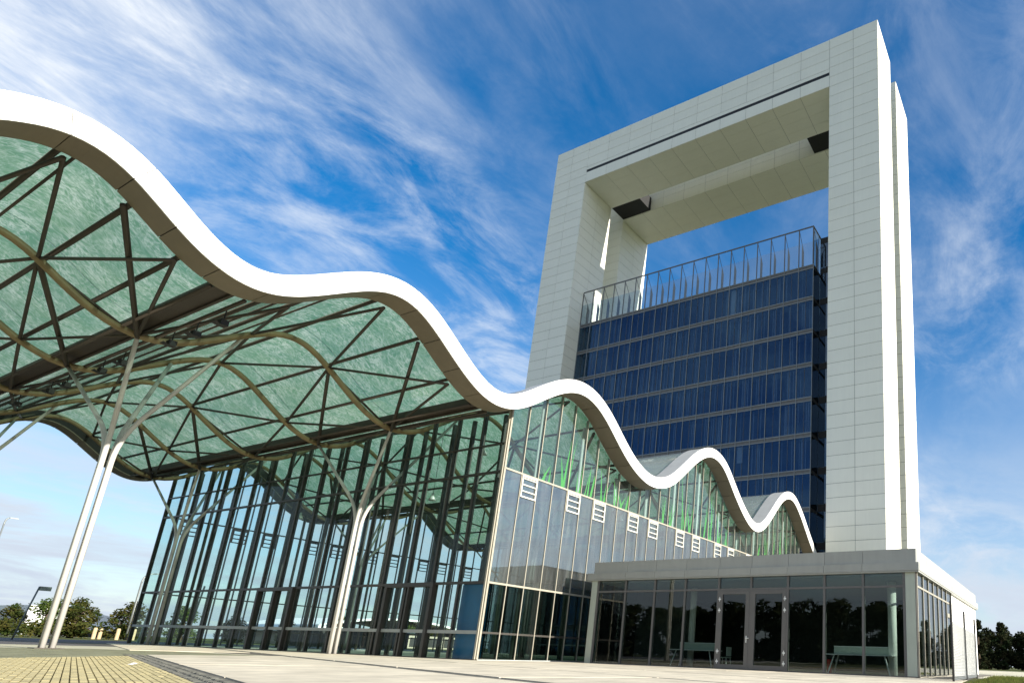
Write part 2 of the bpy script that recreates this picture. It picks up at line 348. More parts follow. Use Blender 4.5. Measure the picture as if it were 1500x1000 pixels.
# clinker bricks laid in running rows along U
BW, BL, G = 0.066, 0.205, 0.0045
bm1 = MB(); a, b = BL / 2 - G / 2, BW / 2 - G / 2
bm1.add([(-a, -b, 0), (a, -b, 0), (a, b, 0), (-a, b, 0), (-a + .004, -b + .004, .03), (a - .004, -b + .004, .03), (a - .004, b - .004, .03), (-a + .004, b - .004, .03)], [(4, 5, 6, 7), (0, 1, 5, 4), (1, 2, 6, 5), (2, 3, 7, 6), (3, 0, 4, 7)])
brick_me = bm1.mesh('brick'); brick_me.materials.append(MATS['brick_yellow'])
rest = MB(); near = []
row = 0; v = 1.0 - BW / 2
while v > -4.0:
    u = -26 + (BL / 2 if row % 2 else 0)
    while u < 3:
        x, y = uvxy(u, v); u += BL
        far = ((x + 17.4) * 4.2 + (y - 4.2) * 4.6 > 0) if y > 4.2 else (x > -17.4 + (4.2 - y) * 0.52)
        if not far: continue
        z = random.uniform(-.002, .002)
        if -10.3 < u < -9.2 and v > -0.7 and len(near) < 300: near.append((x, y, z)); continue
        rest.add([(x + p[0] * U.x + p[1] * V.x, y + p[0] * U.y + p[1] * V.y, p[2] + z) for p in bm1.v], bm1.f)
    v -= BW; row += 1
bp = sheet('brick_paving', [(-20.5, 7.05), (-17.4, 4.2), (-15.3, .2), uvxy(3.2, -4.1), uvxy(3.2, 1.0)], 0.0135, 'brick_joint')
tag(rest.build('brick_field', 'brick_yellow', bp), kind='stuff')
for x, y, z in near: inst('brick', brick_me, (x, y, z), bp, UA)

# ------------------------------------------------------------------ wave curve
_lo = [11.61, 11.92, 12.04, 11.98, 11.74, 11.35, 10.95, 10.63, 10.4, 10.26, 10.26, 10.39, 10.66, 11.02, 11.41, 11.8, 12.15, 12.41, 12.5, 12.44, 12.19, 11.84, 11.44, 11.05, 10.7, 10.4, 10.2, 10.12, 10.17, 10.33, 10.62, 11.01, 11.44, 11.84, 12.19, 12.46, 12.63, 12.68, 12.59, 12.39, 12.08, 11.7, 11.25, 10.84, 10.47, 10.15, 9.92, 9.73, 9.62, 9.58, 9.66, 9.78, 10.0, 10.28, 10.71, 11.16, 11.64, 12.11, 12.53, 12.9, 13.16, 13.34, 13.4, 13.36, 13.17, 12.93, 12.47, 11.98, 11.54, 11.12, 10.73, 10.39, 10.06, 9.82, 9.68, 9.61, 9.68, 9.87, 10.15, 10.52, 11.01, 11.51, 12.0, 12.48, 12.96, 13.32, 13.55, 13.73, 13.75, 13.73, 13.53, 13.19, 12.85, 12.46, 12.01, 11.56, 11.12, 10.7, 10.29, 9.9, 9.5]
_pre = [11.95, 11.8, 11.5, 11.15, 10.8, 10.5, 10.28, 10.2, 10.25, 10.45, 10.75, 11.18]   # y = -3.5 .. 2.0
_pre = [11.2, 11.55, 11.8, 11.95] + _pre                                                 # y = -5.5 ..
WY0 = -5.5; WZ = _pre + _lo                                                             # step 0.5
for _ in range(2): WZ = [WZ[0]] + [(WZ[i - 1] + 2.6 * WZ[i] + WZ[i + 1]) / 4.6 for i in range(1, len(WZ) - 1)] + [WZ[-1]]
WY1 = WY0 + 0.5 * (len(WZ) - 1)
def wz(y):
    t = (y - WY0) / 0.5; i = max(0, min(len(WZ) - 2, int(math.floor(t)))); f = t - i
    g = lambda k: WZ[max(0, min(len(WZ) - 1, k))]
    p0, p1, p2, p3 = g(i - 1), g(i), g(i + 1), g(i + 2)
    return p1 + 0.5 * f * (p2 - p0 + f * (2 * p0 - 5 * p1 + 4 * p2 - p3 + f * (3 * (p1 - p2) + p3 - p0)))
def wp(y, n):
    d = (wz(y + .02) - wz(y - .02)) / .04; l = math.hypot(1, d)
    return y - n * d / l, wz(y) + n / l
def sweep(y0, y1, x0, x1, n0, n1, seg, mb=None):
    mb = mb or MB(); vs = []; k = seg + 1
    for i in range(k):
        y = y0 + (y1 - y0) * i / seg
        a, b = wp(y, n0), wp(y, n1)
        vs += [(x0, *a), (x1, *a), (x1, *b), (x0, *b)]
    fs = [(4 * i + j, 4 * i + (j + 1) % 4, 4 * i + 4 + (j + 1) % 4, 4 * i + 4 + j) for i in range(seg) for j in range(4)]
    fs += [(0, 1, 2, 3), (4 * seg + 3, 4 * seg + 2, 4 * seg + 1, 4 * seg)]
    return mb.add(vs, fs)
def w3(x, y, n=0.0): a = wp(y, n); return Vector((x, a[0], a[1]))

XB, XC, YA, YD = -21.33, -52.2, 17.75, 50.9         # side wall, far side wall, front wall, rear wall
XF, XG = -20.25, -53.25                              # outer faces of the two wave fascias
hall = tag(empty('glass_hall', (-36, 17.75, 0)), 'glass hall under a long wave-shaped roof with white edge and steel tree columns', 'building')
hall_inv = Matrix.Translation((36, -17.75, 0))
def HP(o): o.matrix_parent_inverse = hall_inv; return o
HALL = hall
def hb(mb, name, mat, smooth=False, parent=None):
    o = mb.build(name, mat, parent or HALL, smooth)
    if parent is None: HP(o)
    return o

# edges of the roof: core, white fascia panels, taupe soffit panels, grey top
cuts = []; y = WY0; arc = 0; last = wp(y, 0); cuts.append(y)
while y < WY1 - .05:
    y += .02; p = wp(y, 0); arc += math.hypot(p[0] - last[0], p[1] - last[1]); last = p
    if arc > 1.22: cuts.append(y); arc = 0
if WY1 - cuts[-1] < .4: cuts.pop()
cuts.append(WY1)
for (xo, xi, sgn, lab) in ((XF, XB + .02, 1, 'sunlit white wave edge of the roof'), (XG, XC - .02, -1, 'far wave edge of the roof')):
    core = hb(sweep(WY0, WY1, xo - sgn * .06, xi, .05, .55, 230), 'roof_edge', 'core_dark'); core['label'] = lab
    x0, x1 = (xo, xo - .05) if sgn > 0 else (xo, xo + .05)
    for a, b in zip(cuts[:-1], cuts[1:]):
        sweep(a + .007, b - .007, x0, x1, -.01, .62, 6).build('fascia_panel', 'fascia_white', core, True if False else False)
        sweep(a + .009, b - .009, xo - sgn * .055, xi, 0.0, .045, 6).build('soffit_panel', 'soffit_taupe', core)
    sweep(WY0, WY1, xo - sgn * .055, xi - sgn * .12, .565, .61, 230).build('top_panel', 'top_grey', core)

# roof grid
RIB = [-21.33, -27.05, -32.75, -38.6, -44.45, -50.3]
EXT = [(-5.5, 'c0'), (-4.0, 'c'), (0.0, 't'), (3.5, 'c'), (7.25, 't'), (11.55, 'c'), (16.05, 't'), (21.0, 'c'), (27.0, 't'), (33.5, 'c'), (40.0, 't'), (46.6, 'c'), (51.7, 't')]
rows = []
for (ya, ta), (yb, tb) in zip(EXT[1:-1], EXT[2:]):
    rows += [ya, ya + (yb - ya) / 3, ya + (yb - ya) * 2 / 3]
rows.append(51.7); rows = [-5.4] + rows
XS = [XB - .03] + RIB[1:] + [XC + .03]
for r0, r1 in zip(rows[:-1], rows[1:]):
    for xa, xb in zip(XS[:-1], XS[1:]):
        o = hb(sweep(r0 + .002, r1 - .002, xa - .002, xb + .002, .50, .52, 6), 'roof_pane', 'roof_glass'); o.data.materials.append(MATS['roof_glass_top'])
        for p in o.data.polygons:
            if p.normal.z > .2: p.material_index = 1
for i, x in list(enumerate(RIB))[1:]:
    pts = [w3(x, WY0 + .2 + (WY1 - WY0 - .4) * k / 200, -.12) for k in range(201)]
    hb(MB().tube(pts, .12, 8), 'rib', 'steel_rib', True)
for y in rows[1:-1]:
    tr = any(abs(y - e) < .01 and t == 't' for e, t in EXT)
    if tr:
        mb = MB(); a = wp(y, 0)
        mb.box(XC + .05, XB - .05, y - .24, y + .24, a[1] + .24, a[1] + .38); mb.box(XC + .05, XB - .05, y - .26, y - .18, a[1] + .16, a[1] + .46); mb.box(XC + .05, XB - .05, y + .18, y + .26, a[1] + .16, a[1] + .46)
        hb(mb, 'gutter_beam', 'steel_dark')
        for d in (-.42, .42):
            q = w3(0, y + d, -.02); hb(MB().tube([(XB - .05, q.y, q.z), (XC + .05, q.y, q.z)], .06, 6), 'purlin', 'steel_dark', True)
    else:
        q = w3(0, y, .36); hb(MB().tube([(XB - .05, q.y, q.z), (XC + .05, q.y, q.z)], .07, 6), 'purlin', 'steel_dark', True)
        if wz(y + .3) < wz(y - .3): continue
        q = w3(0, y + .2, .2); hb(MB().tube([(XB - .05, q.y, q.z), (XC + .05, q.y, q.z)], .035, 6), 'purlin', 'steel_dark', True)
def brace(a, b, r=.054): hb(MB().tube([a, b], r, 6), 'brace', 'steel_dark', True)
for (ya, ta), (yb, tb) in zip(EXT[1:-1], EXT[2:]):
    if yb > 52: break
    yc, yt = (ya, yb) if ta == 'c' else (yb, ya)
    rw = [yc + (yt - yc) * k / 3 for k in range(4)]
    for i in range(6):
        for j in (i - 1, i + 1):
            if not 0 <= j <= 5: continue
            A, B = RIB[i], RIB[j]; n = -.1
            if i % 2 == 1:      # Q rib: nodes on row 1 and trough
                brace(w3(A, rw[1], n), w3(B, rw[0], n)); brace(w3(A, rw[1], n), w3(B, rw[2], n)); brace(w3(A, rw[3], n), w3(B, rw[2], n))
        if i % 2 == 1: brace(w3(RIB[i], rw[1], -.15), w3(RIB[i], rw[3], -.2), .055)

# tree columns: four bundled tubes that bend out to the roof nodes
def bez(p0, p1, p2, n):
    return [p0 * (1 - t) ** 2 + p1 * 2 * t * (1 - t) + p2 * t * t for t in [k / n for k in range(n + 1)]]
def tree_column(x, y, yt, yup, ia, ib):
    col = HP(tag(empty('tree_column', (x, y, 0)), 'pale steel tree column of bundled tubes')); col.parent = HALL; col.matrix_parent_inverse = hall_inv
    inv = Matrix.Translation((-x, -y, 0)); fz = 7.25 if y < 10 else 6.7
    ends = [w3(RIB[ia], yt, -.15), w3(RIB[ib], yt, -.15), w3(RIB[ia], yup, -.15), w3(RIB[ib], yup, -.15)]
    offs = [(.04, -.115), (-.04, -.115), (.04, .115), (-.04, .115)]
    for e, (ox, oy) in zip(ends, offs):
        b = Vector((x + ox, y + oy, 0)); k = Vector((x + ox, y + oy, fz)); d = (e - k).normalized()
        pts = [b, Vector((b.x, b.y, fz - 1.2))] + bez(Vector((b.x, b.y, fz - .9)), k, k + d * 1.0, 7) + [e]
        o = MB().tube(pts, [.074] * (len(pts) - 1) + [.06], 10).build('column_tube', 'steel_light', col, True); o.matrix_parent_inverse = inv
    o = MB().box(x - .3, x + .3, y - .34, y + .34, 0.0, .034).build('base_plate', 'steel_dark', col); o.matrix_parent_inverse = inv
    # struts that carry on from the trough nodes
    for i in (ia, ib):
        if i > 0: brace(w3(RIB[i], yt, -.18), w3(RIB[i - 1], yt - (yt - [e for e, t in EXT if t == 'c' and e < yt][-1]) * .66, -.12), .075)
TREES = [(8.15, 7.25, 9.9, -29.6), (17.05, 16.05, 19.3, -29.85), (28.0, 27.0, 31.2, -29.85), (41.0, 40.0, 44.2, -29.85), (.95, 0.0, 2.4, -29.85)]
for (y, yt, yup, x1) in TREES:
    tree_column(x1, y, yt, yup, 1, 2); tree_column(-47.4, y, yt, yup, 4, 5)

# ------------------------------------------------------------------ glazed walls of the hall
ZT1, ZT2 = 3.15, 8.1
def top_at(y): return wz(y) - .01
def side_wall(x, name, label, gm, mm, out):
    wall = hb(MB().box(x - .05, x + .05, YA, YD, -.01, .06), name, 'transom_grey'); wall['label'] = label
    gl_, gu_ = ('glass_low', 'glass_upper') if out > 0 else (gm, gm)
    nb = 35; ys = [YA + (YD - YA) * k / nb for k in range(nb + 1)]
    for k, y in enumerate(ys):
        w = .038 if k else .08
        MB().box(x - .11, x + .04, y - w / 2, y + w / 2, .06, top_at(y) + .03).build('mullion', mm, wall)
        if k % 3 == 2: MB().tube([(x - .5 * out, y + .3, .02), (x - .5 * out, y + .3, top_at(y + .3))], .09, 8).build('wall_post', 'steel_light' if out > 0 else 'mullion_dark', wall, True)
    for z in (ZT1, ZT2): MB().box(x - .085, x + .052, YA, YD, z - .04, z + .04).build('transom', mm, wall)
    MB().box(x - .06, x + .03, YA, YD, 1.08, 1.16).build('transom', 'mullion_dark', wall)
    for k in range(nb):
        a, b = ys[k] + .03, ys[k + 1] - .03
        MB().box(x - .012, x + .012, a, b, .07, 1.075).build('glass_pane', gl_, wall); MB().box(x - .012, x + .012, a, b, 1.165, ZT1 - .045).build('glass_pane', gl_, wall)
        lv = k % 5 in (1, 4)
        MB().box(x - .012, x + .012, a, b, ZT1 + .045, ZT2 - (1.05 if lv else .045)).build('glass_pane', gm, wall)
        poly = [(a, ZT2 + .045)] + [(b, ZT2 + .045)] + [(b - (b - a) * t / 4, top_at(b - (b - a) * t / 4)) for t in range(5)]
        if min(p[1] for p in poly[2:]) > ZT2 + .2: MB().prism(poly, 0, x - .012, x + .012).build('glass_pane', gu_, wall)
        if lv:
            l = MB(); l.box(x - .03, x + .075, a, b, ZT2 - 1.045, ZT2 - .98); l.box(x - .03, x + .075, a, b, ZT2 - .11, ZT2 - .045); l.box(x - .03, x + .075, a, a + .06, ZT2 - .98, ZT2 - .11); l.box(x - .03, x + .075, b - .06, b, ZT2 - .98, ZT2 - .11)
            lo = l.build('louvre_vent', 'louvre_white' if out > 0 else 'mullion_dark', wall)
            for q in range(3):
                z = ZT2 - .98 + .87 * (q + .5) / 3 + .12
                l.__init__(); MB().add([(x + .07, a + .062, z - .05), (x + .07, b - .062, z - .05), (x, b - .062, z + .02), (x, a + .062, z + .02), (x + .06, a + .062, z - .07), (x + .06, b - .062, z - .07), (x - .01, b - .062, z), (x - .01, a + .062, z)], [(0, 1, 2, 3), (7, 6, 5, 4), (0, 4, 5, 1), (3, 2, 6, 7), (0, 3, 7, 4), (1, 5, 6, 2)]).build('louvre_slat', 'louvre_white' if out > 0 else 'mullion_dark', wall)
            MB().box(x - .012, x + .012, a + .06, b - .06, ZT2 - .98, ZT2 - .11).build('glass_pane', gm, wall)
    return wall
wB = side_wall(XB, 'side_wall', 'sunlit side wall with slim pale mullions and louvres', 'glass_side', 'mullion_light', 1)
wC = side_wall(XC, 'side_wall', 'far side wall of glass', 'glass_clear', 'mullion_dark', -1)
def end_wall(y, name, label, gm, simple=False):
    wall = hb(MB().box(XC + .06, XB - .06, y - .06, y + .06, -.01, .06), name, 'mullion_dark'); wall['label'] = label
    nb = 18; xs = [XB + (XC - XB) * k / nb for k in range(nb + 1)]; zt = wz(y) + .1
    for k, x in enumerate(xs):
        if k in (0, nb): continue
        MB().box(x - .055, x + .055, y - .05, y + .12, .06, zt).build('mullion', 'mullion_dark', wall)
        if not simple:
            xx = x + (.85 if k % 2 else .5); MB().box(xx - .075, xx + .075, y + .35, y + .5, .02, zt - .1).build('wall_post', 'mullion_dark', wall)
    MB().box(XB - .12, XB - .03, y - .09, y + .1, .06, zt).build('corner_post', 'mullion_light', wall)
    MB().box(XC + .03, XC + .12, y - .09, y + .1, .06, zt).build('corner_post', 'mullion_dark', wall)
    for z, h, m in ((ZT1, .055, 'mullion_dark'), (7.95, .05, 'mullion_dark'), (9.25, .03, 'mullion_dark'), (1.12, .07, 'transom_grey')):
        MB().box(XC + .13, XB - .13, y - .075, y + .045, z - h, z + h).build('transom', m, wall)
    zs = [.065, 1.045, 1.195, ZT1 - .06, ZT1 + .06, 7.895, 8.005, 9.215, 9.285, zt - .05]
    for k in range(nb):
        a, b = xs[k + 1] + .058, xs[k] - .058
        for q in range(0, 10, 2):
            MB().box(a, b, y - .012, y + .012, zs[q], zs[q + 1]).build('glass_pane', gm, wall)
    return wall
wA = end_wall(YA, 'front_wall', 'tall front wall of glass behind the tree columns', 'glass_clear')
wD = end_wall(YD, 'rear_wall', 'rear wall of glass', 'glass_clear', True)
# entrance portals in the front wall
for x0, x1 in ((-27.65, -24.6), (-38.4, -35.3)):
    mb = MB(); mb.box(x0 - .12, x0 + .05, YA - .17, YA + .1, .03, 3.02); mb.box(x1 - .05, x1 + .12, YA - .17, YA + .1, .03, 3.02); mb.box(x0 - .12, x1 + .12, YA - .17, YA + .1, 3.02, 3.2)
    mb.box((x0 + x1) / 2 - .05, (x0 + x1) / 2 + .05, YA - .15, YA + .08, .03, 3.02); mb.build('door_frame', 'mullion_dark', wA)
hb(MB().box(-23.1, -21.5, YA + .25, YA + .32, .03, 3.1), 'blue_screen', 'blue_panel')
hb(MB().box(-23.15, -21.45, YA + .33, YA + .38, .03, 3.15), 'screen_frame', 'dark_panel')
fl = hb(MB().box(XC + .08, XB - .08, YA + .07, YD - .07, -.01, .02), 'hall_floor', 'path_pale')
# printed grass blades along the upper side glazing
rb = random.Random(4)
for yc, hh in ((20.2, 1.0), (21.4, 2.3), (22.2, 1.6), (23.0, 1.9), (24.3, 1.6), (25.2, 1.2), (25.9, 1.0), (29.7, 1.3), (30.6, 2.3), (31.9, 2.6), (32.8, 1.7), (34.2, 2.4), (35.1, 2.6), (36.2, 2.0), (37.3, 1.4), (42.5, 1.5), (44.0, 2.6), (45.5, 3.2), (46.8, 3.0), (48.2, 2.6)):
    for q in range(3):
        y0 = yc + rb.uniform(-.28, .28); h = min(hh * rb.uniform(.6, 1.45), wz(y0) - ZT2 - .3); lean = rb.uniform(-.5, .5); w = rb.uniform(.035, .085)
        if h < .3: continue
        MB().prism([(y0 - w, ZT2 + .05), (y0 + w, ZT2 + .05), (y0 + w * .6 + lean * .45, ZT2 + h * .55), (y0 + lean, ZT2 + h), (y0 - w * .5 + lean * .4, ZT2 + h * .5)], 0, XB - .022 - q * .003, XB - .0205 - q * .003).build('grass_print', 'grass_print', wB)

# ------------------------------------------------------------------ portal tower
TW = tag(empty('portal_tower', (-37, 52, 0)), 'tall white panelled portal tower framing a dark blue glass office block', 'building')
tinv = Matrix.Translation((37, -52, 0))
def tb(mb, name, mat, parent=None, smooth=False):
    o = mb.build(name, mat, parent or TW, smooth)
    if parent is None: o.matrix_parent_inverse = tinv
    return o
TX0, TX1, TI0, TI1, TZ, TZS = -60.85, -13.5, -54.9, -19.15, 70.2, 63.4
P_ = .03    # panel thickness
def frame(y0, y1, name, label, singles):
    core = MB(); g = P_ + .002
    core.box(TX0 + g, TI0 - g, y0 + g, y1 - g, 0, TZ - g); core.box(TI1 + g, TX1 - g, y0 + g, y1 - g, 0, TZ - g); core.box(TI0 - g, TI1 + g, y0 + g, y1 - g, TZS + g, TZ - g)
    f = tb(core, name, 'tower_core'); f['label'] = label
    J = .019
    bulk = MB()
    me_cache = {}
    def panel(x0, x1, ya, yb, z0, z1, single):
        if single:
            key = (round(x1 - x0, 3), round(yb - ya, 3), round(z1 - z0, 3))
            if key not in me_cache:
                me = MB().box(0, x1 - x0, 0, yb - ya, 0, z1 - z0).mesh('panel'); me.materials.append(MATS['tower_panel']); me_cache[key] = me
            o = inst('panel', me_cache[key], (x0, ya, z0), f)
        else: bulk.box(x0, x1, ya, yb, z0, z1)
    nr = 51; dz = TZ / nr
    legs = ((TX0, TI0), (TI1, TX1))
    for (a, b) in legs:
        mid = (a + b) / 2 + (.0)
        for r in range(nr):
            z0, z1 = r * dz + J, (r + 1) * dz - J
            for p, q in ((a, mid), (mid, b)):
                panel(p + J, q - J, y0, y0 + P_, z0, z1, singles and z1 > 8); panel(p + J, q - J, y1 - P_, y1, z0, z1, False)
            ym = (y0 + y1) / 2
            for p, q in ((y0 + P_ + .004, ym), (ym, y1 - P_ - .004)):
                panel(a, a + P_, p + J * .5, q - J * .5, z0, z1, False) ; panel(b - P_, b, p + J * .5, q - J * .5, z0, z1, False)
    nb = 10; bw = (TI1 - TI0) / nb
    zs = [TZS, TZS + 1.62, TZS + 2.55, TZS + 4.0, TZS + 5.4, TZ]
    for k in range(nb):
        a, b = TI0 + k * bw + J, TI0 + (k + 1) * bw - J
        for q in range(5):
            if q == 1 and singles: continue     # the long slit
            panel(a, b, y0, y0 + P_, zs[q] + J, zs[q + 1] - J, singles)
        for q in range(5): panel(a, b, y1 - P_, y1, zs[q] + J, zs[q + 1] - J, False)
        for q in range(4):
            ya, yb = y0 + P_ + .004 + (y1 - y0 - .07) * q / 4, y0 + P_ + .004 + (y1 - y0 - .07) * (q + 1) / 4
            panel(a, b, ya + J * .5, yb - J * .5, TZS, TZS + P_, False)
            panel(a, b, ya + J * .5, yb - J * .5, TZ - P_, TZ, False)
    for (a, b) in legs: bulk.box(a, b, y0, y1, TZ - P_ + .001, TZ + .02)
    if singles:
        mb = MB(); mb.box(TI0 + .05, TI1 - .05, y0 + .01, y0 + P_ + .0015, zs[1], zs[2]); mb.build('slit_lining', 'dark_panel', f)
        mb = MB(); mb.box(TI0 + .02, TI1 - .02, y0 + .0, y0 + P_, zs[1] + .42, zs[2] - J); mb.build('panel', 'tower_panel', f)
    tag(bulk.build('panel_field', 'tower_panel', f), kind='stuff')
    return f
frame(52.0, 57.6, 'portal_frame', 'front portal frame of pale panels', True)
frame(60.3, 66.4, 'portal_frame', 'rear portal frame of pale panels', False)
for a, b in ((TI0 + .02, TI0 + 5.0), (TI1 - 5.0, TI1 - .02)):
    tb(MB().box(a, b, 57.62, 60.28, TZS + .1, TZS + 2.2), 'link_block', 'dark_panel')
# office block
OX0, OX1, OY, OZ = -54.85, -21.65, 54.3, 42.5
FH = 3.92; nfl = 11
blk = tb(MB().box(OX0 + .3, OX1 - .1, OY + 1.4, 66, 0, OZ - .2), 'office_block', 'office_floor')
nbay = 19; bw = (OX1 - OX0) / nbay
for k in range(nfl):
    zt = OZ - k * FH; zb = max(zt - FH, 0.02)
    MB().box(OX0 + .1, OX1, OY + .03, OY + 1.38, zt - .42, zt - .05).build('floor_slab', 'office_floor', blk)
    MB().box(OX0, OX1 + .04, OY - .06, OY + .02, zt - .09, zt).build('transom', 'tower_trim', blk)
    MB().box(OX0, OX1 + .04, OY - .05, OY + .02, zt - .50, zt - .42).build('transom', 'tower_trim', blk)
    MB().box(OX0 + .02, OX1, OY + .0, OY + .028, zt - .42, zt - .09).build('spandrel', 'frame_grey', blk)
    bl = MB(); pale = []
    for b in range(nbay):
        x0 = OX0 + b * bw
        MB().box(x0 + .03, x0 + bw - .03, OY - .012, OY + .012, zb + .005, zt - .505).build('glass_pane', 'glass_tower', blk)
        for q in range(7):
            if rb.random() < .38:
                xx = x0 + .1 + q * (bw - .2) / 7; bl.box(xx, xx + rb.uniform(.04, .16), OY + .35, OY + .37, zb + .1, zt - .5)
        if rb.random() < .022: MB().box(x0 + .1, x0 + bw * rb.choice((.45, .9)), OY + .3, OY + .32, zb + rb.choice((.1, 1.6)), zt - .5).build('blind', 'blind_pale', blk)
    if bl.v: bl.build('blind', 'blind', blk)
for b in range(nbay + 1):
    x0 = OX0 + b * bw; MB().box(x0 - .028, x0 + .028, OY - .09, OY - .013, 0, OZ + .02).build('mullion', 'tower_trim', blk)
    if b < nbay: x2 = x0 + bw * .52; MB().box(x2 - .012, x2 + .012, OY - .04, OY - .013, 0, OZ).build('mullion', 'frame_grey', blk)
MB().box(OX0, OX1, OY - .03, 66, OZ - .04, OZ + .03).build('roof_deck', 'office_floor', blk)
MB().box(OX1 - .02, OX1 + .02, OY + .03, 60, 0, OZ - .5).build('end_glazing', 'glass_dark', blk)
for k in range(nfl): MB().box(OX1 - .03, OX1 + .025, OY + .04, 60, OZ - k * FH - .4, OZ - k * FH - .05).build('transom', 'core_dark', blk)
# roof screen of the office block
scr = tb(MB().box(OX0, OX1, OY - .08, OY - .0, 47.28, 47.42), 'roof_screen', 'frame_grey')
MB().box(OX1 - .1, OX1, OY + .0, 60, 47.28, 47.42).build('rail', 'frame_grey', scr)
for b in range(nbay + 1):
    x0 = min(OX0 + b * bw, OX1 - .05)
    MB().box(x0 - .045, x0 + .045, OY - .1, OY - .01, OZ + .03, 47.28).build('post', 'frame_grey', scr)
    MB().add([(x0 - .06, OY + .9, OZ + .03), (x0 + .06, OY + .9, OZ + .03), (x0 + .06, OY + 1.25, OZ + .03), (x0 - .06, OY + 1.25, OZ + .03), (x0 - .06, OY + .9, 45.9), (x0 + .06, OY + .9, 45.9), (x0 + .06, OY + 1.25, 45.3), (x0 - .06, OY + 1.25, 45.3)], [(0, 1, 2, 3), (4, 7, 6, 5), (0, 4, 5, 1), (1, 5, 6, 2), (2, 6, 7, 3), (3, 7, 4, 0)]).build('fin', 'frame_grey', scr)
    MB().tube([(x0, OY - .04, 47.2), (x0, OY + 1.0, 45.8)], .03, 5).build('strut', 'frame_grey', scr)
    if b < nbay: MB().box(x0 + .05, x0 + bw - .05, OY - .055, OY - .035, OZ + .05, 45.4).build('glass_pane', 'glass_rail', scr)
for k in range(4):
    y0 = OY + .1 + k * 1.5; MB().box(OX1 - .07, OX1 - .02, y0, y0 + .06, OZ + .03, 47.28).build('post', 'frame_grey', scr)
    MB().box(OX1 - .055, OX1 - .035, y0 + .1, y0 + 1.4, OZ + .05, 47.2).build('glass_pane', 'glass_rail', scr)
# recessed dark link between office block and right leg
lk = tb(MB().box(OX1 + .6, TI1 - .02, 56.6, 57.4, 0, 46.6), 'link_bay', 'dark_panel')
for k in range(12):
    MB().box(OX1 + .06, TI1 - .02, 56.2, 56.23, k * FH + .1, k * FH + 3.2).build('glass_pane', 'glass_dark', lk); MB().box(OX1 + .06, TI1 - .02, 56.18, 56.3, k * FH + 3.25, k * FH + 3.95).build('spandrel', 'core_dark', lk)

# ------------------------------------------------------------------ entrance pavilion
PX0, PX1, PY, PYB, = -19.65, -4.7, 22.2, 38.6
PV = tag(empty('entrance_pavilion', (-12, 22.2, 0)), 'low flat-roofed entrance pavilion with grey fascia and dark glass front', 'building')
pinv = Matrix.Translation((12, -22.2, 0))
def pb(mb, name, mat, parent=None, smooth=False):
    o = mb.build(name, mat, parent or PV, smooth)
    if parent is None: o.matrix_parent_inverse = pinv
    return o
roof = pb(MB().box(PX0 + .1, PX1 - .1, PY + .1, PYB - .1, 3.74, 4.5), 'roof', 'core_dark')
MX = [-19.3, -17.72, -16.12, -14.53, -12.87, -11.36, -9.73, -8.2, -6.67, -5.14]
edges = [PX0] + MX[1:-1] + [PX1 + .02]
for a, b in zip(edges[:-1], edges[1:]):
    MB().box(a + .006, b - .006, PY - .02, PY + .06, 4.06, 4.57).build('fascia_panel', 'pav_grey', roof)
le = [PX0 - .28] + MX[1:-1] + [PX1 + .14]
for a, b in zip(le[:-1], le[1:]): MB().box(a + .006, b - .006, PY - .14, PY + .02, 3.76, 4.05).build('fascia_panel', 'pav_grey', roof)
n = 9
for k in range(n):
    a, b = PY + .07 + (PYB - PY - .07) * k / n, PY + .07 + (PYB - PY - .07) * (k + 1) / n
    MB().box(PX1 - .05, PX1 + .02, a + .004, b - .004, 4.06, 4.57).build('fascia_panel', 'pav_grey', roof)
    MB().box(PX1 - .02, PX1 + .14, a + .004 - (.05 if k == 0 else 0), b - .004, 3.76, 4.05).build('fascia_panel', 'pav_grey', roof)
    MB().box(PX0, PX0 + .06, a + .004, b - .004, 4.06, 4.57).build('fascia_panel', 'pav_grey', roof); MB().box(PX0 - .28, PX0 + .02, a + .004, b - .004, 3.76, 4.05).build('fascia_panel', 'pav_grey', roof)
MB().box(PX0, PX1, PY + .061, PYB, 4.5, 4.555).build('roof_deck', 'top_grey', roof)
MB().box(PX0 - .26, PX1 + .12, PY - .12, PYB, 3.70, 3.755).build('soffit', 'pav_grey', roof)
gw = pb(MB().box(PX0, PX1, PY - .03, PY + .06, .0, .06), 'glass_front', 'frame_grey')
for i, x in enumerate(MX):
    MB().box(x - .045, x + .045, PY - .03, PY + .12, .06, 3.70).build('mullion', 'frame_grey', gw)
MB().box(PX1 - .02, PX1 + .0, PY - .03, PY + .05, .0, 3.7).build('corner_post', 'frame_grey', gw)
MB().box(MX[-1] + .05, PX1 - .03, PY - .02, PY + .05, .06, 3.70).build('corner_panel', 'pale_panel', gw)
MB().box(PX0 - .02, PX0 + .30, PY - .05, PY + .27, .0, 3.70).build('end_column', 'pale_panel', gw)
ZP = 3.2
